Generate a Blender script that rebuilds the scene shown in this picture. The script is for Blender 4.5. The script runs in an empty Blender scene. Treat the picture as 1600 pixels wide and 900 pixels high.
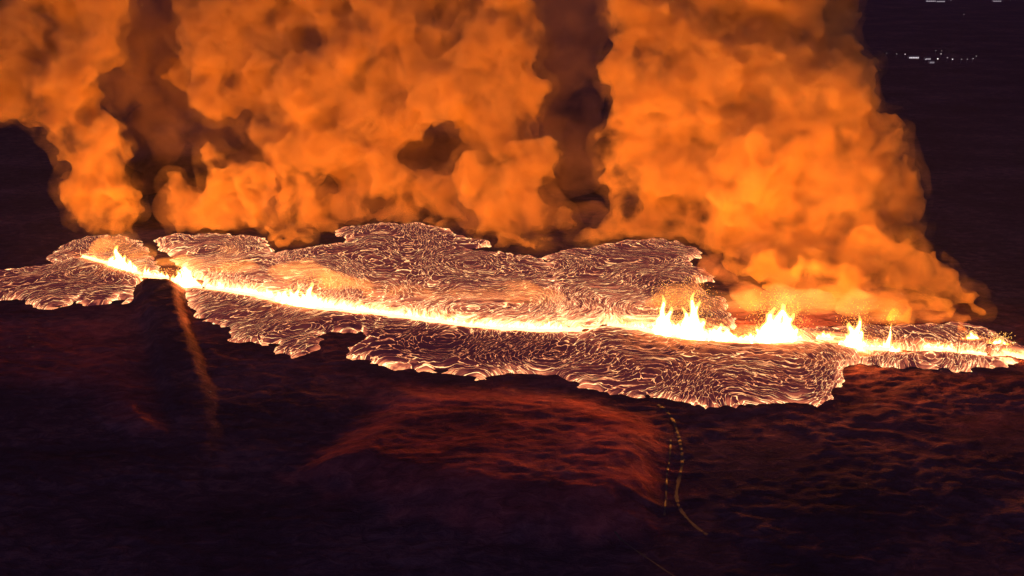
import bpy, bmesh, math, random
import numpy as np
from mathutils import Vector

sc = bpy.context.scene
C = sc.collection

# ------------------------------------------------------------------ camera, sky, exposure
H = 400.0                                   # the drone's height above the plain (m)
PITCH = math.radians(20.9)
cam = bpy.data.objects.new('camera', bpy.data.cameras.new('camera'))
C.objects.link(cam)
cam.location = (0, 0, H)
cam.rotation_euler = (math.pi / 2 - PITCH, 0, 0)
cam.data.sensor_width = 36
cam.data.lens = 36
cam.data.clip_start = 1
cam.data.clip_end = 60000
sc.camera = cam

world = bpy.data.worlds.new('World')
sc.world = world
world.use_nodes = True
wn = world.node_tree
bg = wn.nodes['Background']
sky = wn.nodes.new('ShaderNodeTexSky')
sky.sky_type = 'NISHITA'
sky.sun_disc = False
sky.sun_elevation = math.radians(-3.0)
sky.sun_rotation = math.radians(160)
sky.altitude = 300
wn.links.new(sky.outputs[0], bg.inputs[0])
bg.inputs[1].default_value = 0.10
# faint moonlight, the only far light of the night
moon = bpy.data.objects.new('moon', bpy.data.lights.new('moon', 'SUN'))
moon.data.energy = 0.55
moon.data.color = (0.55, 0.42, 1.0)
moon.data.angle = math.radians(3)
moon.rotation_euler = (math.radians(48), 0, math.radians(-25))
C.objects.link(moon)

vs = sc.view_settings
vs.view_transform = 'Standard'
vs.look = 'None'
vs.exposure = 0
vs.gamma = 1
cy = sc.cycles
cy.use_denoising = True
cy.max_bounces = 8
cy.diffuse_bounces = 2
cy.volume_bounces = 3
cy.transparent_max_bounces = 96
cy.volume_step_rate = 1.2
cy.volume_max_steps = 512
cy.sample_clamp_indirect = 6

# ------------------------------------------------------------------ helpers
def ray(px, py):
    x, u = (px - 800) / 1600, -(py - 450) / 1600
    c, s = math.cos(PITCH), math.sin(PITCH)
    return Vector((x, c + u * s, -s + u * c))

def gnd(px, py, z=0.0):
    r = ray(px, py)
    return Vector((0, 0, H)) + r * ((z - H) / r.z)

def at_y(px, py, Y):
    r = ray(px, py)
    return Vector((0, 0, H)) + r * (Y / r.y)

def mpp(Y):                                  # metres spanned by one photo pixel at ground distance Y
    return Y / 1600 * 1.02

def tag(o, label=None, cat=None, group=None, kind=None):
    if label: o['label'] = label
    if cat: o['category'] = cat
    if group: o['group'] = group
    if kind: o['kind'] = kind
    return o

def mesh_obj(name, V, F, mat, parent=None, smooth=True):
    me = bpy.data.meshes.new(name)
    me.from_pydata(V.tolist() if hasattr(V, 'tolist') else V, [], F.tolist() if hasattr(F, 'tolist') else F)
    me.update()
    if smooth:
        me.shade_smooth()
    if mat: me.materials.append(mat)
    o = bpy.data.objects.new(name, me)
    C.objects.link(o)
    if parent: o.parent = parent
    return o

def empty(name, loc):
    o = bpy.data.objects.new(name, None)
    o.location = loc
    o.empty_display_size = 5
    C.objects.link(o)
    return o

class MB:                                    # collects tapered tubes, boxes and balls into one mesh
    def __init__(s): s.V, s.F = [], []
    def add(s, V, F):
        b = len(s.V); s.V += [tuple(v) for v in V]; s.F += [tuple(i + b for i in f) for f in F]
    def tube(s, pts, rad, n=8):
        V, F = [], []
        pts = [Vector(p) for p in pts]
        for i, p in enumerate(pts):
            d = (pts[min(i + 1, len(pts) - 1)] - pts[max(i - 1, 0)]).normalized()
            a = d.orthogonal().normalized(); b = d.cross(a)
            for k in range(n):
                t = 2 * math.pi * k / n
                V.append(p + (a * math.cos(t) + b * math.sin(t)) * rad[i])
        for i in range(len(pts) - 1):
            for k in range(n):
                F.append((i * n + k, i * n + (k + 1) % n, (i + 1) * n + (k + 1) % n, (i + 1) * n + k))
        F.append(tuple(range(n - 1, -1, -1))); F.append(tuple((len(pts) - 1) * n + k for k in range(n)))
        s.add(V, F)
    def box(s, x0, x1, y0, y1, z0, z1):
        V = [(x, y, z) for z in (z0, z1) for y in (y0, y1) for x in (x0, x1)]
        s.add(V, [(0, 2, 3, 1), (4, 5, 7, 6), (0, 1, 5, 4), (2, 6, 7, 3), (0, 4, 6, 2), (1, 3, 7, 5)])
    def build(s, name, mat, parent=None, smooth=False):
        return mesh_obj(name, s.V, s.F, mat, parent, smooth)

def _hash(ix, iy, seed):
    h = (ix.astype(np.int64) * 374761393 + iy.astype(np.int64) * 668265263 + seed * 1442695041) & 0xffffffff
    h = ((h ^ (h >> 13)) * 1274126177) & 0xffffffff
    return ((h ^ (h >> 16)) & 0xffff) / 65535.0

def vnoise(x, y, seed=0):                    # gradient noise, about -1..1
    ix, iy = np.floor(x), np.floor(y)
    fx, fy = x - ix, y - iy
    u, v = fx * fx * fx * (fx * (fx * 6 - 15) + 10), fy * fy * fy * (fy * (fy * 6 - 15) + 10)
    def g(a, b):
        t = _hash(ix + a, iy + b, seed) * 2 * np.pi
        return np.cos(t) * (fx - a) + np.sin(t) * (fy - b)
    return 1.5 * ((g(0, 0) * (1 - u) + g(1, 0) * u) * (1 - v) + (g(0, 1) * (1 - u) + g(1, 1) * u) * v)

def fbm(x, y, seed=0, octv=4):
    s, a = 0, 1.0
    for k in range(octv):
        s = s + a * vnoise(x, y, seed + k * 17); x, y, a = x * 2.03, y * 2.03, a * .5
    return s

def ridged(x, y, seed=0, octv=4):
    s, a = 0, 1.0
    for k in range(octv):
        s = s + a * (1 - np.abs(vnoise(x, y, seed + k * 31)) * 2); x, y, a = x * 2.1, y * 2.1, a * .5
    return s

def sstep(a, b, x):
    t = np.clip((x - a) / (b - a), 0, 1)
    return t * t * (3 - 2 * t)

def sdist(X, Y, poly):                       # signed distance to a closed polygon, positive inside
    d2 = np.full(X.shape, 1e18); ins = np.zeros(X.shape, bool)
    n = len(poly)
    for i in range(n):
        ax, ay = poly[i]; bx, by = poly[(i + 1) % n]
        ex, ey = bx - ax, by - ay
        t = np.clip(((X - ax) * ex + (Y - ay) * ey) / (ex * ex + ey * ey + 1e-9), 0, 1)
        d2 = np.minimum(d2, (X - ax - t * ex) ** 2 + (Y - ay - t * ey) ** 2)
        c = ((ay > Y) != (by > Y)) & (X < (bx - ax) * (Y - ay) / (by - ay + 1e-12) + ax)
        ins ^= c
    d = np.sqrt(d2)
    return np.where(ins, d, -d)

def ldist(X, Y, line):                       # distance to an open polyline
    d2 = np.full(X.shape, 1e18)
    for i in range(len(line) - 1):
        ax, ay = line[i]; bx, by = line[i + 1]
        ex, ey = bx - ax, by - ay
        t = np.clip(((X - ax) * ex + (Y - ay) * ey) / (ex * ex + ey * ey + 1e-9), 0, 1)
        d2 = np.minimum(d2, (X - ax - t * ex) ** 2 + (Y - ay - t * ey) ** 2)
    return np.sqrt(d2)

def G(pts):
    return [tuple(gnd(a, b)[:2]) for a, b in pts]

# ------------------------------------------------------------------ materials
class NT:
    def __init__(s, name):
        s.m = bpy.data.materials.new(name); s.m.use_nodes = True
        s.t = s.m.node_tree; s.t.nodes.clear()
        s.out = s.t.nodes.new('ShaderNodeOutputMaterial')
    def n(s, kind, ins=None, **kw):
        nd = s.t.nodes.new('ShaderNode' + kind)
        for k, v in kw.items(): setattr(nd, k, v)
        for k, v in (ins or {}).items():
            if hasattr(v, 'is_linked') or isinstance(v, bpy.types.NodeSocket): s.t.links.new(v, nd.inputs[k])
            else: nd.inputs[k].default_value = v
        return nd
    def math(s, op, a, b=0.0, c=None, clamp=False):
        nd = s.n('Math', {0: a, 1: b}, operation=op, use_clamp=clamp)
        if c is not None:
            if isinstance(c, bpy.types.NodeSocket): s.t.links.new(c, nd.inputs[2])
            else: nd.inputs[2].default_value = c
        return nd.outputs[0]
    def ramp(s, fac, stops, interp='LINEAR'):
        nd = s.n('ValToRGB', {0: fac}); r = nd.color_ramp; r.interpolation = interp
        r.elements[0].position = stops[0][0]; r.elements[0].color = (*stops[0][1], 1)
        r.elements[1].position = stops[-1][0]; r.elements[1].color = (*stops[-1][1], 1)
        for p, c in stops[1:-1]:
            r.elements.new(p).color = (*c, 1)
        return nd.outputs[0]
    def link(s, a, b): s.t.links.new(a, b)

def plain(name, col, rough=.8, emit=None, strength=0):
    m = NT(name)
    tc = m.n('TexCoord'); nz = m.n('TexNoise', {'Vector': tc.outputs['Object'], 'Scale': .9, 'Detail': 4.0})
    cr = m.ramp(nz.outputs[0], [(.3, tuple(c * .7 for c in col)), (.7, tuple(min(1, c * 1.2) for c in col))])
    p = m.n('BsdfPrincipled', {'Base Color': cr, 'Roughness': rough})
    if emit:
        p.inputs['Emission Color'].default_value = (*emit, 1); p.inputs['Emission Strength'].default_value = strength
    m.link(p.outputs[0], m.out.inputs[0])
    return m.m

def ground_material():
    m = NT('moss_and_old_lava')
    tc = m.n('TexCoord')
    mp = m.n('Mapping', {'Vector': tc.outputs['Object'], 'Scale': (.6, 1, 1)})
    n1 = m.n('TexNoise', {'Vector': mp.outputs[0], 'Scale': .012, 'Detail': 5.0, 'Roughness': .6})
    n2 = m.n('TexNoise', {'Vector': mp.outputs[0], 'Scale': .11, 'Detail': 6.0, 'Roughness': .7, 'Distortion': .6})
    n3 = m.n('TexNoise', {'Vector': mp.outputs[0], 'Scale': .9, 'Detail': 5.0, 'Roughness': .65})
    at = m.n('Attribute', attribute_name='fire_glow')
    f = m.math('ADD', m.math('MULTIPLY', n1.outputs[0], .5), m.math('MULTIPLY', n2.outputs[0], .5))
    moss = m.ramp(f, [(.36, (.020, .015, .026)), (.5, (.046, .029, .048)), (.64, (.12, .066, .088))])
    fire_glow = m.ramp(f, [(.36, (.085, .024, .030)), (.5, (.22, .056, .062)), (.64, (.38, .11, .10))])  # redder, brighter ground colours that stand in for firelight
    mix = m.n('MixRGB', {0: at.outputs['Fac'], 1: moss, 2: fire_glow})
    bh = m.math('ADD', m.math('MULTIPLY', n2.outputs[0], 4.0), m.math('MULTIPLY', n3.outputs[0], .9))
    bp = m.n('Bump', {'Height': bh, 'Strength': .85, 'Distance': 1.0})
    p = m.n('BsdfPrincipled', {'Base Color': mix.outputs[0], 'Roughness': .95, 'Specular IOR Level': 0.0, 'Normal': bp.outputs[0]})
    m.link(p.outputs[0], m.out.inputs[0])
    return m.m

def lava_material():
    m = NT('molten_lava_crust')
    tc = m.n('TexCoord')
    co = tc.outputs['Object']
    fl = m.n('Attribute', attribute_name='flow')
    warp = m.n('TexNoise', {'Vector': fl.outputs['Vector'], 'Scale': .028, 'Detail': 1.5})
    w = m.n('VectorMath', {0: warp.outputs[1], 1: (.5, .5, .5)}, operation='SUBTRACT')
    w = m.n('VectorMath', {0: w.outputs[0], 'Scale': 12.0}, operation='SCALE')
    v = m.n('VectorMath', {0: fl.outputs['Vector'], 1: w.outputs[0]}, operation='ADD').outputs[0]
    fine = m.n('TexNoise', {'Vector': v, 'Scale': .14, 'Detail': 3.5, 'Roughness': .62})
    w2 = m.n('VectorMath', {0: fine.outputs[1], 'Scale': 6.5}, operation='SCALE')
    v2 = m.n('VectorMath', {0: v, 1: w2.outputs[0]}, operation='ADD').outputs[0]
    e1 = m.n('TexVoronoi', {'Vector': v2, 'Scale': 1 / 12.0, 'Randomness': 1.0}, feature='DISTANCE_TO_EDGE').outputs['Distance']
    e2 = m.n('TexVoronoi', {'Vector': v2, 'Scale': 1 / 5.6, 'Randomness': 1.0}, feature='DISTANCE_TO_EDGE').outputs['Distance']
    big = m.n('TexNoise', {'Vector': co, 'Scale': .022, 'Detail': 4.0, 'Roughness': .55})
    heat = m.n('Attribute', attribute_name='heat').outputs['Fac']
    glow = m.n('Attribute', attribute_name='glow').outputs['Fac']
    hh = m.math('MULTIPLY', heat, m.n('MapRange', {0: big.outputs[0], 1: .35, 2: .65, 3: .40, 4: 1.6}).outputs[0])
    w1 = m.math('ADD', m.math('MULTIPLY', hh, .55), .03)
    w2 = m.math('ADD', m.math('MULTIPLY', hh, .60), .0)
    c1 = m.n('MapRange', {0: m.math('DIVIDE', e1, w1), 1: .50, 2: 1.25, 3: 1.0, 4: 0.0}, interpolation_type='SMOOTHSTEP').outputs[0]
    c2 = m.n('MapRange', {0: m.math('DIVIDE', e2, w2), 1: .38, 2: 1.1, 3: 1.0, 4: 0.0}, interpolation_type='SMOOTHSTEP').outputs[0]
    cr = m.math('MAXIMUM', c1, m.math('MULTIPLY', c2, m.math('MULTIPLY', hh, 1.0)))
    pn = m.n('TexNoise', {'Vector': v, 'Scale': .075, 'Detail': 3.0, 'Roughness': .6, 'Distortion': .8})
    pt = m.n('MapRange', {0: pn.outputs[0], 1: .50, 2: .62, 3: 0.0, 4: .80}, interpolation_type='SMOOTHSTEP').outputs[0]
    cr = m.math('MAXIMUM', cr, m.math('MULTIPLY', pt, hh))
    dk = m.n('MapRange', {0: pn.outputs[0], 1: .34, 2: .46, 3: .45, 4: 1.0}, interpolation_type='SMOOTHSTEP').outputs[0]
    br = m.n('TexNoise', {'Vector': v, 'Scale': .30, 'Detail': 2.0, 'Roughness': .6})
    cr = m.math('MULTIPLY', m.math('MULTIPLY', cr, dk), m.n('MapRange', {0: br.outputs[0], 1: .38, 2: .56, 3: .42, 4: 1.15}).outputs[0])
    gr = m.n('TexNoise', {'Vector': v, 'Scale': .24, 'Detail': 4.0, 'Roughness': .75})
    val = m.math('MULTIPLY', cr, m.math('ADD', m.math('MULTIPLY', hh, .85), .40))
    val = m.math('ADD', val, m.math('MULTIPLY', m.math('SUBTRACT', gr.outputs[0], .42), m.math('MULTIPLY', hh, 1.35)))
    val = m.math('ADD', val, m.math('MULTIPLY', m.math('MULTIPLY', glow, .42), m.math('ADD', m.math('MULTIPLY', m.math('SUBTRACT', pn.outputs[0], .3), 2.2), .45)))
    val = m.math('ADD', val, m.math('MULTIPLY', m.math('MULTIPLY', hh, m.math('ADD', fine.outputs[0], .4)), .25))
    col = m.ramp(val, [(0.0, (.008, .0012, .004)), (.20, (.05, .008, .009)), (.36, (.34, .078, .036)),
                       (.50, (.82, .28, .11)), (.64, (1.0, .58, .22)), (.82, (1.0, .86, .42))])
    bp = m.n('Bump', {'Height': m.math('ADD', m.math('MULTIPLY', e1, 5.0), m.math('MULTIPLY', fine.outputs[0], 1.5)), 'Strength': .7})
    p = m.n('BsdfPrincipled', {'Base Color': (.026, .020, .030, 1), 'Roughness': .8, 'Specular IOR Level': 0.0,
                               'Emission Color': col, 'Emission Strength': 2.1, 'Normal': bp.outputs[0]})
    m.link(p.outputs[0], m.out.inputs[0])
    m.m.cycles.emission_sampling = 'NONE'
    return m.m

def smoke_material(name, dens, col, lo=.40, hi=.62, scale=.022, floor=.12):
    m = NT(name)
    tc = m.n('TexCoord')
    n1 = m.n('TexNoise', {'Vector': tc.outputs['Object'], 'Scale': scale, 'Detail': 5.0, 'Roughness': .58, 'Distortion': .5})
    mr = m.n('MapRange', {0: n1.outputs[0], 1: lo, 2: hi, 3: dens * floor, 4: dens})
    v = m.n('VolumePrincipled', {'Color': (*col, 1), 'Density': mr.outputs[0], 'Anisotropy': .1})
    m.link(v.outputs[0], m.out.inputs['Volume'])
    return m.m

def flame_material(name, col, strength):
    m = NT(name)
    e = m.n('Emission', {'Color': (*col, 1), 'Strength': strength})
    m.link(e.outputs[0], m.out.inputs['Volume'])
    m.m.cycles.emission_sampling = 'NONE'
    return m.m

def glow_material(name, col, strength):
    m = NT(name)
    e = m.n('Emission', {'Color': (*col, 1), 'Strength': strength})
    m.link(e.outputs[0], m.out.inputs[0])
    m.m.cycles.emission_sampling = 'NONE'
    return m.m

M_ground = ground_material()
M_lava = lava_material()

# ------------------------------------------------------------------ the fissure line and the outlines, in photo pixels on the plain
FISSURE = [(125, 402), (180, 418), (225, 432), (262, 437), (300, 449), (330, 452), (400, 463), (470, 480), (560, 489), (640, 498),
           (740, 512), (830, 518), (912, 518), (948, 508), (1000, 516), (1040, 525), (1080, 530), (1140, 535), (1200, 536),
           (1255, 532), (1300, 536), (1340, 545), (1410, 549), (1450, 547), (1500, 552), (1545, 556), (1600, 560)]
FG = G(FISSURE)
def fissure_y(x):
    for (a, b), (c, d) in zip(FISSURE, FISSURE[1:]):
        if a <= x <= c: return b + (d - b) * (x - a) / (c - a)
    return None
ACTIVE = [G([(x, fissure_y(x)) for x in np.linspace(a, b, 8)]) for a, b in
          ((132, 262), (272, 312), (328, 470), (471, 620), (621, 760), (761, 905), (955, 1060), (1061, 1165), (1178, 1248), (1316, 1405), (1449, 1486), (1508, 1536), (1570, 1596))]

FLOWS = {
 'left': dict(poly=[(-60, 430), (0, 424), (35, 422), (75, 415), (70, 405), (85, 392), (110, 380), (135, 373), (165, 369), (205, 372), (232, 392), (252, 422), (244, 434),
                    (224, 440), (214, 470), (200, 474), (182, 466), (165, 475), (135, 480), (118, 468), (104, 478), (70, 483), (38, 474), (30, 465), (0, 471), (-60, 480)],
              label='left field of crusted lava spreading beside the dark flat-topped ridge'),
 'back_left': dict(poly=[(243, 382), (252, 373), (275, 368), (330, 366), (380, 369), (408, 372), (420, 384), (432, 402), (470, 420), (500, 450), (486, 478), (430, 463), (330, 448),
                    (300, 432), (282, 420), (262, 403)],
              label='rounded lava lobe behind the second fountain, at the foot of the mid-left smoke'),
 'back_middle': dict(poly=[(418, 408), (440, 396), (470, 390), (510, 384), (545, 380), (528, 371), (524, 362), (550, 354), (600, 351), (655, 351), (700, 360), (722, 372),
                    (765, 378), (768, 385), (735, 392), (790, 398), (850, 405), (870, 425), (880, 460), (890, 510), (840, 512), (740, 506), (640, 491), (560, 482), (490, 473), (440, 440)],
              label='broad bright lava field behind the long fountain curtain'),
 'back_right': dict(poly=[(848, 404), (880, 394), (930, 387), (975, 379), (1020, 376), (1070, 380), (1092, 391), (1094, 402), (1078, 408), (1084, 418), (1114, 430), (1116, 440),
                    (1080, 442), (1130, 470), (1150, 500), (1140, 528), (1080, 522), (1040, 518), (1000, 508), (948, 500), (900, 510), (875, 505), (860, 460)],
              label='wing-shaped lava lobe with a pale pointed tip behind the twin spires'),
 'front': dict(poly=[(284, 452), (300, 456), (330, 460), (400, 470), (470, 487), (560, 496), (640, 505), (740, 519), (830, 525), (912, 524), (948, 516), (1000, 524), (1040, 533), (1080, 538),
                    (1140, 543), (1200, 544), (1255, 540), (1300, 544), (1345, 553), (1342, 565), (1322, 575), (1312, 600), (1298, 630), (1270, 633), (1235, 629), (1200, 633), (1165, 634), (1130, 639), (1075, 634), (1045, 627),
                    (1012, 622), (960, 624), (925, 612), (895, 600), (868, 588), (840, 583), (800, 583), (775, 589), (745, 592), (715, 586), (690, 583), (640, 577), (605, 574), (580, 566),
                    (545, 560), (548, 545), (572, 532), (565, 521), (530, 520), (502, 524), (498, 548), (470, 560), (440, 562), (425, 552), (432, 542), (395, 542), (362, 537), (358, 518), (330, 508), (305, 492)],
              label='wide front lava flow creeping across the plain below the fissure'),
 'far_right': dict(poly=[(1352, 556), (1410, 556), (1450, 555), (1500, 560), (1545, 563), (1600, 566), (1680, 565), (1680, 572), (1600, 570), (1560, 574), (1500, 581), (1440, 578), (1400, 577), (1365, 573), (1345, 566)],
              label='low lava tongue in front of the small fountains at the right end'),
 'far_right_back': dict(poly=[(1150, 524), (1200, 520), (1300, 512), (1390, 512), (1430, 508), (1490, 507), (1540, 515), (1580, 535), (1620, 552), (1600, 556), (1540, 552), (1500, 547), (1410, 543), (1340, 538), (1300, 530), (1255, 526), (1180, 530)],
              label='thin band of cooling lava behind the small fountains at the right'),
}
for f in FLOWS.values():                     # flows meet along the fissure
    pp = []
    for x, y in f['poly']:
        fy = fissure_y(x)
        if fy is not None and abs(y - fy) < 13: y = fy + (1.2 if y > fy else -.6)
        pp.append((x, y))
    f['g'] = G(pp)

# flat-topped dark ridge that breaks the lava field and runs towards the camera
RIDGE = G([(211, 458), (216, 446), (272, 446), (286, 456), (292, 490), (310, 540), (326, 590), (342, 640), (350, 680), (330, 715), (300, 720), (275, 700),
           (258, 640), (244, 590), (232, 540), (222, 490)])
MOUND = G([(588, 592), (660, 600), (760, 606), (880, 616), (960, 640), (1012, 655), (1036, 668), (1040, 700), (1036, 740), (1032, 800), (990, 830), (900, 845), (760, 830),
           (640, 800), (540, 770), (474, 742), (520, 700), (560, 670), (590, 640)])
LEFTM = G([(-200, 500), (0, 498), (130, 496), (205, 492), (222, 520), (236, 580), (250, 640), (264, 684), (210, 684), (160, 650), (140, 622), (0, 610), (-200, 610)])

def terrain(X, Y, detail=True):
    calm = sstep(25, -12, np.maximum.reduce([sdist(X, Y, FLOWS[k]['g']) for k in FLOWS]) + 0) if detail else 1
    far = 1 - sstep(1500, 3500, Y)
    h = 2.2 * fbm(X / 160, Y / 120, 3, 3)
    h = h + .9 * (ridged(X / 75 + .6 * vnoise(X / 90, Y / 60, 5), Y / 34 + .8 * vnoise(X / 80, Y / 50, 9), 11, 4) - .6)
    h = h + .75 * fbm(X / 14, Y / 8, 40, 4) + .55 * (ridged(X / 34, Y / 15, 47, 3) - .6)
    h = h * calm * far
    h = h * (1 - .5 * sstep(-20, 20, sdist(X, Y, MOUND)))
    # ground that climbs towards the camera, so that it faces the fissure
    d = sdist(X, Y, MOUND) + 5 * fbm(X / 40, Y / 30, 61, 3)
    h = h + sstep(-14, 40, d) * sstep(430, 590, Y) * (np.clip((850 - Y), 0, 300) * .080)
    d = sdist(X, Y, LEFTM) + 4 * fbm(X / 40, Y / 30, 71, 3)
    h = h + sstep(-18, 45, d) * (np.clip((930 - Y), 0, 300) * .05)
    d = sdist(X, Y, RIDGE) + 2.6 * fbm(X / 45, Y / 45, 81, 3)
    top = 9.5 * sstep(700, 940, Y) + 2.5
    h = np.maximum(h, sstep(-5, 11, d) * top * (1 + .12 * fbm(X / 30, Y / 30, 88, 3)) + h * .5 * (d > 0))
    return h

def build_ground():
    def spaced(a0, a1, step, out, n):
        mid = np.arange(a0, a1, step)
        t = np.linspace(0, 1, n + 1)[1:] ** 2.6
        return mid, t
    mx, t = spaced(-720, 720, 2.6, 0, 46)
    xs = np.concatenate([(-720 - t * 15000)[::-1], mx, 720 + t * 15000])
    my = np.arange(440, 1290, 2.4)
    ys = np.concatenate([np.linspace(-3000, 430, 24), my, 1290 + np.linspace(0, 1, 90)[1:] ** 2.4 * 38000])
    X, Y = np.meshgrid(xs, ys)
    Z = terrain(X, Y)
    nx, ny = len(xs), len(ys)
    V = np.stack([X, Y, Z], -1).reshape(-1, 3)
    i = np.arange(nx * ny).reshape(ny, nx)
    F = np.stack([i[:-1, :-1], i[:-1, 1:], i[1:, 1:], i[1:, :-1]], -1).reshape(-1, 4)
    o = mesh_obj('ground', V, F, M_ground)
    side = .42 * (1 - sstep(60, 260, ldist(X, Y, FG))) * (Y < 1000)                        # red glow of the lava painted into the ground colour beside it
    fire_glow = np.maximum.reduce([side, sstep(-26, 22, sdist(X, Y, MOUND) + 16 * fbm(X / 30, Y / 25, 90, 4)) * sstep(530, 600, Y + 30 * fbm(X / 60, Y / 40, 95, 3)),  # fissure light painted over both rises, ragged at the edges
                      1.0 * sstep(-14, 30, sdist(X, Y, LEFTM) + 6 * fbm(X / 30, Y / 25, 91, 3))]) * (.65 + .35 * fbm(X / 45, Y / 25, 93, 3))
    fire_glow = fire_glow * (1 - .8 * sstep(-4, 4, sdist(X, Y, RIDGE)))  # painted glow mostly left off the ridge, so it stays dark
    a = o.data.attributes.new('fire_glow', 'FLOAT', 'POINT'); a.data.foreach_set('value', np.clip(fire_glow, 0, 1).reshape(-1).astype(np.float32))
    tag(o, kind='structure')
    return o
ground = build_ground()

# ------------------------------------------------------------------ lava flows
COOL = G([(560, 515), (640, 515), (740, 530), (850, 535), (890, 550), (870, 572), (780, 572), (690, 568), (600, 560), (560, 540)])      # dark, barely cracked crust
COOL2 = G([(985, 533), (1080, 540), (1150, 545), (1250, 548), (1200, 553), (1100, 552), (1040, 560), (980, 552)])
COOL4 = G([(1005, 442), (1112, 446), (1150, 500), (1130, 520), (1060, 515), (1030, 480)])
COOL3 = G([(500, 500), (560, 505), (570, 525), (500, 535)])
HOTS = [((210, 445), .2), ((640, 400), .3), ((1060, 590), .2), ((1000, 400), .25), ((780, 430), .25)]
def build_flow(key, f):
    g = f['g']
    x0, x1 = min(p[0] for p in g) - 22, max(p[0] for p in g) + 22
    y0, y1 = min(p[1] for p in g) - 22, max(p[1] for p in g) + 22
    st = 2.1
    xs, ys = np.arange(x0, x1, st), np.arange(y0, y1, st)
    X, Y = np.meshgrid(xs, ys)
    sd0 = sdist(X, Y, g)
    lob = 1 - np.abs(vnoise(X / 17, Y / 17, 5)) * 2.2
    sd = sd0 + 4.5 * fbm(X / 26, Y / 26, 7, 2) + 5.5 * lob * np.exp(-np.maximum(sd0, 0) / 25) - 1.5
    if key in ('front', 'left', 'back_left'):
        sd = np.minimum(sd, -sdist(X, Y, RIDGE) - 1)
    Z = np.where(sd > 0, 4.6 * (1 - np.exp(-np.maximum(sd, 0) / 4.5)), sd * 1.2)
    Z = Z + sstep(0, 10, sd) * (1.5 * fbm(X / 24, Y / 24, 21, 3) + 1.1 * ridged(X / 13, Y / 13, 25, 3) - .6)
    Z = Z - .3
    D = np.minimum.reduce([ldist(X, Y, q) for q in ACTIVE])
    DF = ldist(X, Y, FG)
    Z = Z * (.35 + .65 * sstep(4, 30, DF)) + 5.5 * np.exp(-((DF - 13) / 9) ** 2) * (sd > 4) * .5
    keep = sd > -5
    idx = -np.ones(X.shape, int); idx[keep] = np.arange(keep.sum())
    q = np.stack([idx[:-1, :-1], idx[:-1, 1:], idx[1:, 1:], idx[1:, :-1]], -1).reshape(-1, 4)
    q = q[(q >= 0).all(1)]
    V = np.stack([X[keep], Y[keep], Z[keep]], -1)
    o = mesh_obj('lava_flow', V, q, M_lava)
    e = np.exp(-np.maximum(sd, 0) / 16)
    heat = .90 + 1.5 * e + .34 * fbm(X / 60, Y / 45, 33, 3) + (.22 * sstep(60, 140, X) if key == 'front' else 0)
    cold = np.ones(X.shape)
    for P, k in ((COOL, .80), (COOL2, .8), (COOL3, .7), (COOL4, .8)):
        cold = cold * (1 - k * sstep(-14, 10, sdist(X, Y, P) + 6 * fbm(X / 25, Y / 18, 35, 3)))
    heat = heat * cold
    if key == 'back_right':
        heat += .3
    if key in ('back_middle', 'back_left'):
        heat += .22
    if key == 'left':
        heat -= .08
    if key == 'far_right_back':
        heat -= .25
    near = np.exp(-D / 30)
    heat = heat * (1 - .7 * near)
    back = key.startswith('back')
    glow = .85 * np.exp(-D / 13) + (.68 if back else .25) * np.exp(-D / 100) + (.34 if back else .22) * np.clip(heat, 0, 1)
    glow = glow * (.35 + .65 * cold)
    glow = glow + 1.1 * np.exp(-np.maximum(sd, 0) / 7) * sstep(-.6, .8, lob + .5 * fbm(X / 9, Y / 9, 55, 2)) * (heat > .3)
    # flow coordinates: stretched along the direction the lava ran
    ang = .35 * fbm(X / 150, Y / 150, 44, 2) + {'back_right': .35, 'back_left': -.35, 'front': -.1}.get(key, 0)
    u = X * np.cos(ang) + Y * np.sin(ang); v = -X * np.sin(ang) + Y * np.cos(ang)
    str_ = 1.35
    fl = np.stack([u[keep] / str_, v[keep] * 1.0, np.zeros(keep.sum())], -1)
    me = o.data
    for nm, arr in (('heat', heat), ('glow', glow)):
        a = me.attributes.new(nm, 'FLOAT', 'POINT'); a.data.foreach_set('value', np.clip(arr[keep], 0, 2).astype(np.float32))
    a = me.attributes.new('flow', 'FLOAT_VECTOR', 'POINT'); a.data.foreach_set('vector', fl.astype(np.float32).reshape(-1))
    tag(o, f['label'], 'lava flow', 'lava flows from the fissure')
for k, f in FLOWS.items(): build_flow(k, f)

# ------------------------------------------------------------------ voxel-merged hulls for smoke and flames
_ico = {}
def ico(sub):
    if sub not in _ico:
        b = bmesh.new(); bmesh.ops.create_icosphere(b, subdivisions=sub, radius=1)
        _ico[sub] = (np.array([v.co[:] for v in b.verts]), np.array([[v.index for v in f.verts] for f in b.faces])); b.free()
    return _ico[sub]

def bake(o, vox, disp=(), whole=True):
    m = o.modifiers.new('r', 'REMESH'); m.mode = 'VOXEL'; m.voxel_size = vox; m.use_smooth_shade = True
    for size, strength, *hard in disp:
        t = bpy.data.textures.new('clouds', 'CLOUDS'); t.noise_scale = size; t.noise_depth = 3
        if hard: t.noise_type = 'HARD_NOISE'; t.noise_depth = 2
        d = o.modifiers.new('d', 'DISPLACE'); d.texture = t; d.strength = strength; d.texture_coords = 'GLOBAL'; d.mid_level = .5
    if len(disp) > 1:
        m = o.modifiers.new('r2', 'REMESH'); m.mode = 'VOXEL'; m.voxel_size = vox; m.use_smooth_shade = True
    me = bpy.data.meshes.new_from_object(o.evaluated_get(bpy.context.evaluated_depsgraph_get()))
    mats = list(o.data.materials)
    o.modifiers.clear(); old = o.data; o.data = me; bpy.data.meshes.remove(old)
    if not me.materials:
        for mm in mats: me.materials.append(mm)
    if whole: largest(me)
    me.shade_smooth()
    return o

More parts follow.
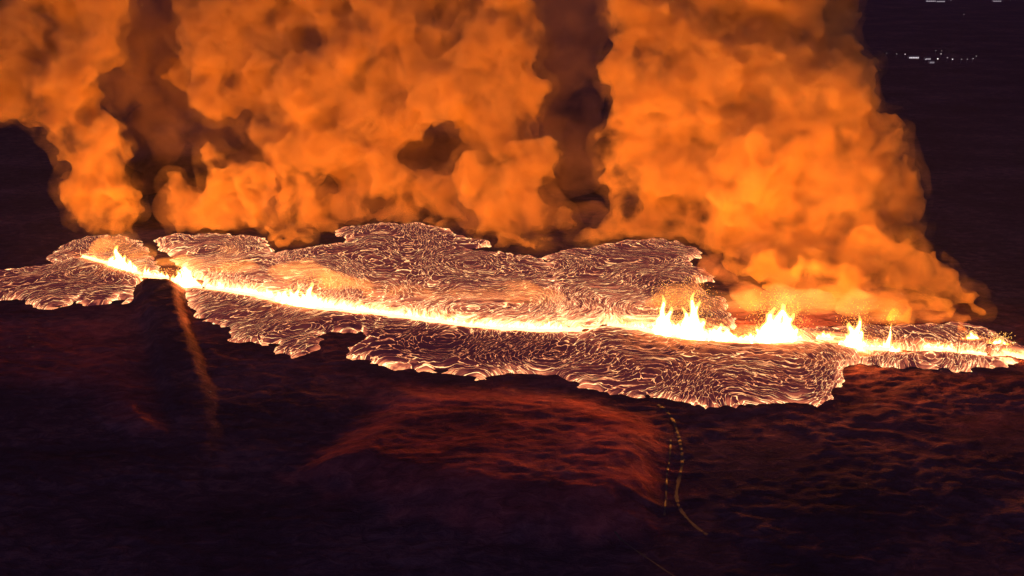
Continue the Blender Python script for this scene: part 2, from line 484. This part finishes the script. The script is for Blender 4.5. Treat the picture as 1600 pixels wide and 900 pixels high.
def largest(me):                              # drops stray islands, keeps the biggest
    b = bmesh.new(); b.from_mesh(me)
    seen, best = set(), []
    for v in b.verts:
        if v.index in seen: continue
        st, isl = [v], []
        seen.add(v.index)
        while st:
            w = st.pop(); isl.append(w)
            for e in w.link_edges:
                o2 = e.other_vert(w)
                if o2.index not in seen: seen.add(o2.index); st.append(o2)
        if len(isl) > len(best): best = isl
    if len(best) < len(b.verts):
        k = set(v.index for v in best)
        bmesh.ops.delete(b, geom=[v for v in b.verts if v.index not in k], context='VERTS')
        b.to_mesh(me)
    b.free()

def balls(pts, sub=2):
    Vi, Fi = ico(sub)
    return (np.concatenate([Vi * r + np.array(c) for c, r in pts]), np.concatenate([Fi + k * len(Vi) for k in range(len(pts))]))

EDGE = [(60, 404), (85, 388), (135, 371), (200, 370), (235, 380), (243, 374), (300, 363), (400, 367), (430, 394), (500, 383), (525, 368), (550, 351), (655, 349), (720, 368), (790, 392), (850, 402), (930, 386), (1020, 374), (1092, 390), (1125, 415), (1170, 450), (1230, 480), (1300, 500)]
def lobe_edge(x):
    x = min(max(x, EDGE[0][0]), EDGE[-1][0])
    for (a, b), (c, d) in zip(EDGE, EDGE[1:]):
        if a <= x <= c: return b + (d - b) * (x - a) / (c - a)
def plume(label, seeds, mat, base_y, lean, seed, steep=.6, vox=3.4, kids=22, grand=7, jitter=25, edge=True, name='smoke_plume', disp=((60, 16), (26, 18, 1), (11, 9, 1), (6, 4, 1)), group='smoke plumes rising from the fissure', clip=True):
    rnd = random.Random(seed)
    ball = lambda: Vector((rnd.gauss(0, 1), rnd.gauss(0, 1), rnd.gauss(0, 1))).normalized()
    pts = []
    for s in seeds:
        px, py, rp = s[:3]
        Y = (s[3] if len(s) > 3 else base_y + (400 - py) * (lean if py < 400 else steep) + rnd.uniform(-jitter, jitter))
        if len(s) <= 3: Y = min(Y, gnd(px, py + rp * .7).y)
        if edge and name == 'smoke_plume' and len(s) <= 3 and px < 1300:      # thick smoke stands behind the lava lobes, not on them
            e_ = min(lobe_edge(x) for x in (px - rp * .8, px, px + rp * .8))
            Y = max(Y, gnd(px, e_).y + rp * mpp(Y) * .2)
        c = at_y(px, py, Y); r = rp * mpp(Y)
        pts.append((c, r))
        for k in range(kids):
            d = ball(); r2 = r * rnd.uniform(.25, .48); c2 = c + d * r * .85
            pts.append((c2, r2))
            for j in range(grand):
                d2 = (ball() + d * .5).normalized()
                pts.append((c2 + d2 * r2 * .9, r2 * rnd.uniform(.22, .48)))
    V, F = balls(pts)
    if clip: V[:, 2] = np.maximum(V[:, 2], 1.0)
    o = mesh_obj(name, V, F, mat)
    bake(o, vox, disp)
    tag(o, label, 'smoke plume' if name == 'smoke_plume' else 'fumes', group)
    if mat == M_smoke:                       # the thin outer wisps of a thick plume
        f = bpy.data.objects.new('wisps', o.data.copy()); C.objects.link(f)
        f.data.materials.clear(); f.data.materials.append(M_fringe)
        d = f.modifiers.new('d', 'DISPLACE'); d.strength = 10; d.mid_level = 0
        bake(f, vox * 1.7, ((50, 22), (18, 10)))
        f.parent = o
    return o

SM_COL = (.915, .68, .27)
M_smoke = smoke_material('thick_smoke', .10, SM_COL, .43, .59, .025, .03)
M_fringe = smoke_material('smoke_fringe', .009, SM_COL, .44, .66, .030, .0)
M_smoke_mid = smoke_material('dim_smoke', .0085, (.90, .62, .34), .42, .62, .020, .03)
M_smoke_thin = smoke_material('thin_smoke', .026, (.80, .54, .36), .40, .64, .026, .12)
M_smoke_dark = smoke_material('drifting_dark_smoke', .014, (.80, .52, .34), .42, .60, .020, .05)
M_veil = smoke_material('glowing_fumes', .014, (.98, .88, .84), .42, .74, .016, .06)

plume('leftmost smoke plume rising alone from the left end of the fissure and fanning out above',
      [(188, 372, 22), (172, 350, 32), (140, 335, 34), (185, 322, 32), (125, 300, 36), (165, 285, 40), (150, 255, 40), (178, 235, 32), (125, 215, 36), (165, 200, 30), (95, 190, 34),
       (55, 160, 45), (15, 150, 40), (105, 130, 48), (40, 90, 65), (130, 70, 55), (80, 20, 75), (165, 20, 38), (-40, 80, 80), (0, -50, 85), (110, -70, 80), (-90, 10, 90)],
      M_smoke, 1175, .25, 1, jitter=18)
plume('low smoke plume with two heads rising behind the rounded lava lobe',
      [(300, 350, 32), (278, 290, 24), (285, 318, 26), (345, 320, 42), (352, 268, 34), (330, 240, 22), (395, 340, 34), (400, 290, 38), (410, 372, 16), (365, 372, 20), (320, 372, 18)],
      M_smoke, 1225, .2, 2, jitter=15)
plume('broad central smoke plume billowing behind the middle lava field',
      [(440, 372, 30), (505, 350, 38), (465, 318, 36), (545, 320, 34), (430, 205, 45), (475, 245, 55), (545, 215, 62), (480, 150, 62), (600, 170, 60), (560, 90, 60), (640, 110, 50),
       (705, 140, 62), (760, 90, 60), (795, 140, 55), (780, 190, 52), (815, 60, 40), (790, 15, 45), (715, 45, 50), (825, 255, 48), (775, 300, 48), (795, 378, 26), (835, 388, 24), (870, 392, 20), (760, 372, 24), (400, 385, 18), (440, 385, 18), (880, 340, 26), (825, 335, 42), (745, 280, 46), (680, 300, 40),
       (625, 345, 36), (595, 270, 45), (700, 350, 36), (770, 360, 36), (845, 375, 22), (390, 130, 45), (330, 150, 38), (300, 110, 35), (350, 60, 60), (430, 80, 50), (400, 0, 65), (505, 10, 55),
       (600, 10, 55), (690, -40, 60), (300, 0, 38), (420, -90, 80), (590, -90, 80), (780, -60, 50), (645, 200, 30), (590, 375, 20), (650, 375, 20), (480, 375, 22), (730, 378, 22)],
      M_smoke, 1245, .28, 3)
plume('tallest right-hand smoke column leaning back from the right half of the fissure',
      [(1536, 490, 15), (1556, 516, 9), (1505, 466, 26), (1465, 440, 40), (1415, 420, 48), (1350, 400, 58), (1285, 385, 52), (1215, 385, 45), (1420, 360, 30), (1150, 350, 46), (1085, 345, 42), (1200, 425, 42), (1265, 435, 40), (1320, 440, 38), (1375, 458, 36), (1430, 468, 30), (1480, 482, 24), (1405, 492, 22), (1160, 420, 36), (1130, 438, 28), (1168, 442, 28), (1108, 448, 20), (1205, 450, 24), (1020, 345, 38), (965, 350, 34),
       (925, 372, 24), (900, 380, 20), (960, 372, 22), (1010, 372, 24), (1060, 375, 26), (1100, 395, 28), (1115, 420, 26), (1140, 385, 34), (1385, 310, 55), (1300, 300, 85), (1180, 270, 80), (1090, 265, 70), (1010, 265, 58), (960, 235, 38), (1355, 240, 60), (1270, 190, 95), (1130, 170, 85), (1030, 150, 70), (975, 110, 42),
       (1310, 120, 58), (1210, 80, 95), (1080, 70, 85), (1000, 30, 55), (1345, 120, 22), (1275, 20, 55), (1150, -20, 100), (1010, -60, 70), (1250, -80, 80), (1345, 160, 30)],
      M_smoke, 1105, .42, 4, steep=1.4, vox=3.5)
plume('dim brown smoke drifting in shadow between the left and central plumes',
      [(225, 340, 30), (245, 280, 40), (235, 210, 55), (260, 130, 60), (225, 60, 60), (260, -10, 70), (330, 200, 40), (238, 372, 30)],
      M_smoke_dark, 1420, .2, 5, vox=7, grand=4)
plume('dim brown smoke hanging in the gap between the central and right-hand plumes',
      [(900, 345, 40), (905, 270, 45), (900, 190, 55), (885, 110, 60), (895, 30, 70), (905, -50, 70), (880, 390, 18)],
      M_smoke_dark, 1460, .2, 6, vox=7, grand=4)
plume('ragged brown smoke curling up just behind the tall fountain cone at the right',
      [(1130, 432, 26), (1165, 462, 28), (1120, 480, 22), (1215, 430, 32), (1260, 450, 26), (1300, 470, 30), (1350, 470, 32), (1390, 480, 26), (1180, 405, 34), (1440, 490, 22), (1490, 498, 22), (1240, 480, 22), (1160, 500, 14), (1168, 478, 18), (1225, 470, 20), (1235, 445, 26), (1290, 505, 14), (1296, 482, 20), (1302, 455, 26), (1350, 500, 16), (1348, 450, 30),
       (1400, 515, 14), (1410, 490, 20), (1405, 465, 26), (1450, 525, 12), (1458, 505, 16), (1465, 482, 20), (1502, 520, 12), (1512, 500, 16), (1548, 528, 11), (1560, 540, 9), (1075, 480, 18), (1090, 450, 22), (1110, 420, 26)],
      M_smoke_thin, 1085, .4, 7, steep=1.4, vox=4, edge=False, grand=5)

plume('wide dim veil of smoke behind and between the left and central plumes',
      [(280, 330, 50), (360, 330, 55), (450, 330, 60), (550, 320, 60), (650, 310, 60), (750, 320, 60), (840, 330, 55), (280, 230, 60), (380, 210, 70), (500, 190, 80), (620, 190, 80), (740, 200, 75), (840, 200, 60), (900, 260, 60), (930, 350, 40),
       (220, 120, 80), (340, 90, 85), (480, 60, 90), (620, 60, 90), (760, 60, 90), (880, 80, 70), (200, -20, 90), (400, -40, 90), (600, -50, 90), (800, -50, 90), (920, -30, 70)],
      M_smoke_mid, 1290, .3, 8, vox=8, grand=3)

# low glowing fumes hugging the fissure, one bank for each stretch
def veil(label, pts, seed, mat=M_veil):
    sd = []
    rnd = random.Random(seed)
    mid = [tuple((a + b) / 2 for a, b in zip(p, q)) for p, q in zip(pts, pts[1:]) if abs(p[0] - q[0]) < 80]
    for (px, py, rp, dY) in pts + mid:
        Y = gnd(px, py).y + dY
        sd.append((px, py - rp * .6, rp, Y))
    plume(label, sd, mat, 0, 0, seed, vox=6, kids=14, grand=3, name='fume_bank', disp=((40, 24), (20, 14, 1), (9, 5)), group='banks of glowing fumes over the fissure')
veil('glowing fume bank over the first fountain at the left end', [(140, 400, 16, 15), (165, 405, 24, 25), (195, 415, 32, 30), (225, 420, 30, 30), (175, 385, 26, 50)], 11)
veil('glowing fume bank between the dark ridge and the long curtain', [(260, 430, 20, 20), (295, 435, 28, 25), (335, 440, 26, 25), (380, 445, 30, 30), (320, 415, 34, 60), (375, 415, 34, 70)], 12)
veil('glowing fume bank over the long fountain curtain', [(430, 455, 32, 30), (480, 462, 40, 30), (535, 472, 32, 30), (590, 480, 30, 30), (650, 485, 30, 30), (710, 492, 30, 30), (770, 495, 32, 30), (830, 495, 34, 30), (890, 495, 28, 30),
      (470, 425, 36, 80), (560, 440, 36, 80), (660, 455, 34, 80), (760, 460, 38, 80), (850, 450, 44, 80), (840, 400, 34, 130)], 13)
veil('glowing fume bank around the twin spires and the tall cone', [(960, 495, 22, 20), (1010, 500, 28, 25), (1060, 500, 40, 30), (1115, 505, 36, 30), (1170, 508, 40, 30), (1230, 505, 44, 30), (1285, 510, 34, 30), (1060, 450, 44, 70), (1140, 455, 44, 70)], 14)
veil('glowing fume bank over the small fountains at the right end', [(1340, 515, 40, 25), (1390, 520, 36, 25), (1440, 525, 20, 25), (1490, 530, 18, 25), (1535, 532, 18, 20), (1572, 545, 13, 15)], 15)

# ------------------------------------------------------------------ fountains of fire
M_flame = flame_material('flame_outer', (1, .44, .09), .8)
M_core = flame_material('flame_core', (1, .64, .28), 5.5)
M_spark = glow_material('flying_spatter', (1, .45, .09), 2.6)
M_pool = glow_material('molten_pool', (1, .60, .22), 3.6)
LAMP = 4.45e2
def base_py(px):
    for (a, b), (c, d) in zip(FISSURE, FISSURE[1:]):
        if a <= px <= c: return b + (d - b) * (px - a) / (c - a)
    return FISSURE[0][1] if px < FISSURE[0][0] else FISSURE[-1][1]

def fountain(label, tongues, seed, spray=0, cover=None):
    """tongues: (px, height px, half width px[, base py])"""
    rnd = random.Random(seed)
    c0 = tongues[len(tongues) // 2]
    root = empty('lava_fountain', gnd(c0[0], c0[3] if len(c0) > 3 else base_py(c0[0])))
    tag(root, label, 'lava fountain', 'lava fountains along the fissure')
    outer, core, sp = [], [], []
    tris = []
    for t in tongues:
        px, hp, wp = t[:3]
        tall = hp > 35
        if tall: hp *= 1.08; wp *= 1.5
        py = t[3] if len(t) > 3 else base_py(px)
        b = gnd(px, py) ; k = mpp(b.y) * 1.06
        h, w = hp * k, wp * k * 1.3
        bend = rnd.uniform(-.10, .10) * h; by = rnd.uniform(0, .15) * h
        n = max(7, int(h / 1.6))
        for i in range(n):
            u = i / (n - 1)
            r = w * (1 - u) ** .6 * (1 - .25 * u) + .30
            wob = w * .35 * math.sin(u * 9 + px) * u
            p = b + Vector((bend * u * u + wob, by * u, h * u - 1))
            outer.append((p, r))
            if u < .8: core.append((p, max(.35, r * .88 * (1 - u * .6))))
        for j in range(int((h * w) * .16 + 6) + spray * (2 if tall else 1)):
            u = rnd.random() ** .7
            s = abs(rnd.gauss(0, 1))
            p = b + Vector((rnd.gauss(0, 1) * w * (.5 + u * .9), rnd.gauss(0, 1) * w * .7, h * (.3 + u * 1.0)))
            sp.append((p, rnd.uniform(.14, .36)))
        l = bpy.data.lights.new('flame_lamp', 'POINT')
        l.energy = LAMP * (h * w * .86 + 12) * 4; l.color = (1, .275, .030); l.shadow_soft_size = min(2.2, w * .35)
        lo = bpy.data.objects.new('flame_lamp', l); C.objects.link(lo)
        lo.parent = root; lo.matrix_parent_inverse = root.matrix_world.inverted()
        lo.location = b + Vector((0, 0, max(5, h * .45))) - root.location
    off = np.array(root.location)
    for nm, pts, mt, vox in (('flame', outer, M_flame, .9), ('flame_core', core, M_core, .8)):
        V, F = balls(pts, 1)
        o = mesh_obj(nm, V - off, F, mt)
        bake(o, vox, ((5, 1.6),) if nm == 'flame' else ((4, .8),))
        o.parent = root
    xs = np.linspace(tongues[0][0] - 3, tongues[-1][0] + 3, max(4, len(tongues) * 2))
    pv = []
    for i, x in enumerate(xs):
        tt = min(tongues, key=lambda q: abs(q[0] - x))
        e_ = gnd(x, tt[3] if len(tt) > 3 else base_py(x)); hw = (4.6 if len(tt) < 4 else 3.5) * (.35 if i in (0, len(xs) - 1) else 1)
        for k2 in (-1, -.5, .5, 1): pv.append((e_.x, e_.y + k2 * hw * rnd.uniform(.8, 1.2), 3.4 if abs(k2) < 1 else 1.0))
    pf = [(4 * i + j, 4 * i + j + 1, 4 * i + j + 5, 4 * i + j + 4) for i in range(len(xs) - 1) for j in range(3)]
    mesh_obj('molten_pool', np.array(pv) - off, np.array(pf)[:, ::-1], M_pool, root)
    V, F = [], []
    Vi, Fi = ico(1)
    V = np.concatenate([Vi * r + np.array(c) for c, r in sp]) - off
    F = np.concatenate([Fi + k * len(Vi) for k in range(len(sp))])
    o = mesh_obj('spatter', V, F, M_spark, root)
    o['kind'] = 'stuff'
    return root

R = random.Random(77)
def run(a, b, step, h0, h1, w, jag=.45):
    out, x = [], a
    while x <= b:
        u = (x - a) / (b - a)
        h = (h0 + (h1 - h0) * u) * (1 + R.uniform(-jag, jag)) + (R.random() < .18) * R.uniform(4, 10)
        out.append((x, max(4, h), w * R.uniform(.8, 1.25)))
        x += step * R.uniform(.8, 1.2)
    return out

fountain('leftmost lava fountain, a tapering flame with one raised peak', run(132, 170, 6, 5, 16, 4.5) + [(176, 20, 7), (187, 38, 5), (184, 24, 7), (195, 28, 6), (203, 24, 6), (211, 20, 5), (219, 15, 4)], 1)
fountain('low jagged row of flames peeping over the top of the dark ridge', run(227, 262, 5, 13, 9, 3.2), 2)
fountain('rounded burst of fire just right of the dark ridge', [(271, 14, 4), (279, 24, 6), (287, 30, 6), (293, 36, 6), (300, 30, 6), (307, 22, 5), (313, 12, 3)], 3)
fountain('very long curtain of fire across the middle of the fissure, peaked near its left third', run(327, 430, 6, 10, 15, 4.2) + [(436, 22, 6), (446, 28, 7), (456, 30, 7), (465, 34, 7), (474, 30, 7), (484, 42, 5), (492, 30, 7), (502, 24, 6)] + run(510, 600, 6, 20, 11, 4.6) + run(604, 740, 6, 12, 12, 3.8) + run(744, 880, 6, 15, 14, 4.0) + run(884, 910, 6, 9, 4, 2.6), 4)
fountain('twin tall spires of fire joined by a bright curtain', run(952, 1016, 6, 7, 13, 3.4) + [(1022, 22, 5), (1030, 38, 6), (1037, 66, 5), (1043, 48, 6), (1052, 28, 7), (1061, 32, 7), (1070, 52, 6), (1078, 76, 6), (1086, 62, 6), (1094, 36, 7), (1104, 22, 5)], 5, spray=60)
fountain('low pointed mound of fire between the twin spires and the tall cone', [(1110, 24, 6), (1117, 30, 8), (1125, 34, 8), (1133, 30, 8), (1141, 24, 7), (1149, 18, 6), (1157, 15, 6), (1165, 17, 6), (1171, 22, 6)], 6)
fountain('largest lava fountain, a broad bright cone of spray', [(1176, 20, 5), (1185, 32, 7), (1195, 46, 8), (1205, 56, 8), (1213, 62, 8), (1222, 58, 8), (1231, 46, 8), (1240, 30, 7), (1250, 14, 4)], 7, spray=90)
fountain('small round burst of fire beside the broad cone', [(1279, 11, 4, 530), (1287, 17, 5, 531), (1294, 16, 5, 531), (1301, 9, 3, 531)], 8)
fountain('tiny spurt of fire in front of the small round burst', [(1276, 7, 3, 542), (1280, 9, 3, 543), (1284, 5, 2.5, 543)], 15)
fountain('sharp single spire of fire with a low tail running right', [(1314, 12, 4), (1322, 26, 5), (1329, 42, 6), (1334, 56, 5), (1340, 36, 6), (1348, 20, 5)] + run(1355, 1405, 6, 14, 6, 3.6) + [(1381, 22, 4), (1386, 50, 2.4)], 9, spray=30)
fountain('thin flat flame between the single spire and the end fountains', run(1445, 1490, 5.5, 11, 10, 4.4), 10)
fountain('small peaked fountain in the rear of the end group', [(1504, 10, 5, 537), (1511, 17, 6, 537), (1518, 24, 6, 537), (1525, 19, 6, 537), (1532, 11, 5, 538), (1539, 6, 3, 539)], 11)
fountain('little orange fountain in the rear of the end group, nearest the fissure tip', [(1546, 10, 4, 543), (1553, 17, 5, 543), (1560, 20, 5, 543), (1567, 16, 5, 544), (1573, 9, 3, 545)], 12, spray=40)
fountain('flat strip of fire in the front of the end group', [(1504, 8, 4, 554), (1512, 11, 5, 554), (1520, 12, 5, 555), (1529, 11, 5, 556), (1538, 8, 4, 557)], 13)
fountain('last small flames at the right tip of the fissure', [(1568, 6, 3, 553), (1575, 9, 3, 555), (1582, 8, 3, 557), (1590, 9, 3, 559), (1597, 7, 3, 560)], 14, spray=30)

# ------------------------------------------------------------------ tracks
M_road = plain('pale_gravel', (.045, .034, .032))
def track(name, pts, width, label=None):
    P = [gnd(a, b) for a, b in pts]
    Q = []
    for i in range(len(P) - 1):
        p0, p1, p2, p3 = P[max(i - 1, 0)], P[i], P[i + 1], P[min(i + 2, len(P) - 1)]
        for k in range(14):
            t = k / 14
            Q.append(.5 * ((2 * p1) + (p2 - p0) * t + (2 * p0 - 5 * p1 + 4 * p2 - p3) * t * t + (3 * p1 - p0 - 3 * p2 + p3) * t ** 3))
    Q.append(P[-1])
    V, F = [], []
    m = 5
    for i, q in enumerate(Q):
        d = (Q[min(i + 1, len(Q) - 1)] - Q[max(i - 1, 0)]).normalized(); n = Vector((-d.y, d.x, 0))
        w = width * (.8 + .2 * math.sin(i * .37) + .12 * math.sin(i * 1.3))
        for k in range(m):
            p = q + n * w * (k / (m - 1) - .5)
            V.append((p.x, p.y, 0))
    A = np.array(V); A[:, 2] = terrain(A[:, 0], A[:, 1]) + .35
    for i in range(len(Q) - 1):
        for k in range(m - 1):
            a = i * m + k; F.append((a, a + 1, a + m + 1, a + m))
    o = mesh_obj(name, A, np.array(F), M_road)
    tag(o, label, kind='structure')
track('road', [(1028, 636), (1045, 650), (1057, 672), (1063, 698), (1066, 720), (1062, 745), (1057, 770), (1060, 790), (1072, 808), (1090, 826), (1105, 836)], 2.8)
track('path', [(1048, 690), (1046, 720), (1042, 745), (1041, 770), (1038, 806)], 1.5)
track('path', [(960, 836), (990, 858), (1015, 875), (1040, 892), (1060, 905)], 1.5)

# ------------------------------------------------------------------ far lamps and buildings
M_pole = plain('galvanised_steel', (.25, .25, .26), .5)
M_wall = plain('pale_render', (.45, .44, .42))
M_roof = plain('dark_sheet_roof', (.08, .08, .09))
def mast(px, py, bright, label, warm=(1, .86, .9), rad=.9):
    g = gnd(px, py)
    r = empty('street_lamp', g)
    b = MB(); b.tube([(0, 0, -1), (0, 0, 9.5)], [.25, .14]); b.build('pole', M_pole, r)
    b = MB(); b.tube([(0, 0, 9.5), (0, -.8, 10), (0, -1.8, 10.1)], [.12, .1, .1]); b.build('arm', M_pole, r)
    V, F = balls([(Vector((0, -2.2, 10)), rad)], 2); V[:, 2] = (V[:, 2] - 10) * .6 + 10
    mesh_obj('lamp_head', V, F, glow_material('lamp_glow', warm, bright), r)
    tag(r, label, 'street lamp', 'street lamps of the far town')
def hall(px, py, L, n, bright, label):
    g = gnd(px, py)
    r = empty('lit_building', g)
    b = MB(); b.box(-L / 2, L / 2, 0, 12, -1, 6); b.build('wall', M_wall, r)
    b = MB(); b.add([(-L / 2 - .5, -.6, 6), (L / 2 + .5, -.6, 6), (L / 2 + .5, 12.6, 6), (-L / 2 - .5, 12.6, 6), (-L / 2 - .5, 6, 8.6), (L / 2 + .5, 6, 8.6)],
                    [(0, 1, 5, 4), (2, 3, 4, 5), (0, 4, 3), (1, 2, 5), (0, 3, 2, 1)]); b.build('roof', M_roof, r)
    gm = glow_material('lit_window', (1, .9, .95), bright)
    for k in range(n):
        x = -L / 2 + L * (k + .5) / n
        b = MB(); b.box(x - L / n * .36, x + L / n * .36, -.12, -.02, 1.5, 4.6); b.build('window', gm, r)
    tag(r, label, 'building', 'lit buildings of the far town')
hall(1428, 92, 26, 6, .9, 'long hall with a row of brightly lit windows in the far town')
hall(1450, 94, 14, 3, .4, 'short hall with dim lit windows just right of the long bright hall')
hall(1456, 99.5, 12, 3, .3, 'small lit building in front of the short dim hall in the far town')
hall(1455, 3, 42, 5, .5, 'wide lit building in the left group on the horizon')
hall(1470, 3.5, 34, 4, .45, 'lit building in the middle of the left group on the horizon')
hall(1558, 3, 34, 4, .4, 'lit building in the middle of the right group on the horizon')
T = [(1384, 89, 3, 'faint street lamp nearest the smoke, leftmost in the far town'), (1400, 90, 2.5, 'very faint street lamp, second from the left in the far town'), (1413, 90.5, 7, 'bright street lamp just left of the long lit hall'),
     (1445, 99, 2.5, 'faint street lamp in front of the short dim hall, left of the small building'), (1464, 98, 16, 'brightest street lamp, in the middle of the far town'), (1469, 90, 4, 'dim street lamp behind the brightest one in the far town'),
     (1470, 85, 2, 'faint street lamp standing farthest back in the far town'), (1479, 96, 6, 'dim street lamp between the two brightest lamps of the far town'), (1487, 98.5, 12, 'second brightest street lamp, right of the middle of the far town'),
     (1461, 84.5, 1.5, 'barely visible street lamp at the back, above the middle of the far town'), (1501, 98.5, 2, 'faint street lamp, third from the right end of the far town'), (1510, 98.5, 2.2, 'faint street lamp, second from the right end of the far town'),
     (1519, 97.5, 3, 'faint street lamp at the right front of the far town'), (1524, 93.5, 2, 'rightmost faint street lamp of the far town'), (1505, 27, 5, 'lone street lamp between the far town and the horizon lights'),
     (1485, 3.5, 14, 'street lamp at the right end of the left group on the horizon'), (1447, 3, 8, 'street lamp at the left end of the left group on the horizon'), (1550, 3, 7, 'street lamp at the left end of the right group on the horizon'),
     (1568, 3, 7, 'street lamp just right of the building in the right horizon group'), (1578, 3, 11, 'bright street lamp toward the right of the right horizon group'), (1586, 2.5, 10, 'street lamp next to the bright one in the right horizon group'),
     (1599, 3, 10, 'rightmost street lamp on the horizon, at the frame edge')]
for px, py, b_, lab in T: mast(px, py, b_ * .5, lab, rad=.9 if py > 20 else 1.3)

# ------------------------------------------------------------------ haze
hz = NT('night_haze')
pv = hz.n('VolumePrincipled', {'Color': (.50, .50, 1.0, 1), 'Density': .000022})
hz.link(pv.outputs[0], hz.out.inputs['Volume'])
b = MB(); b.box(-17000, 17000, -3500, 41000, -60, 900)
o = b.build('haze', hz.m); tag(o, kind='stuff')
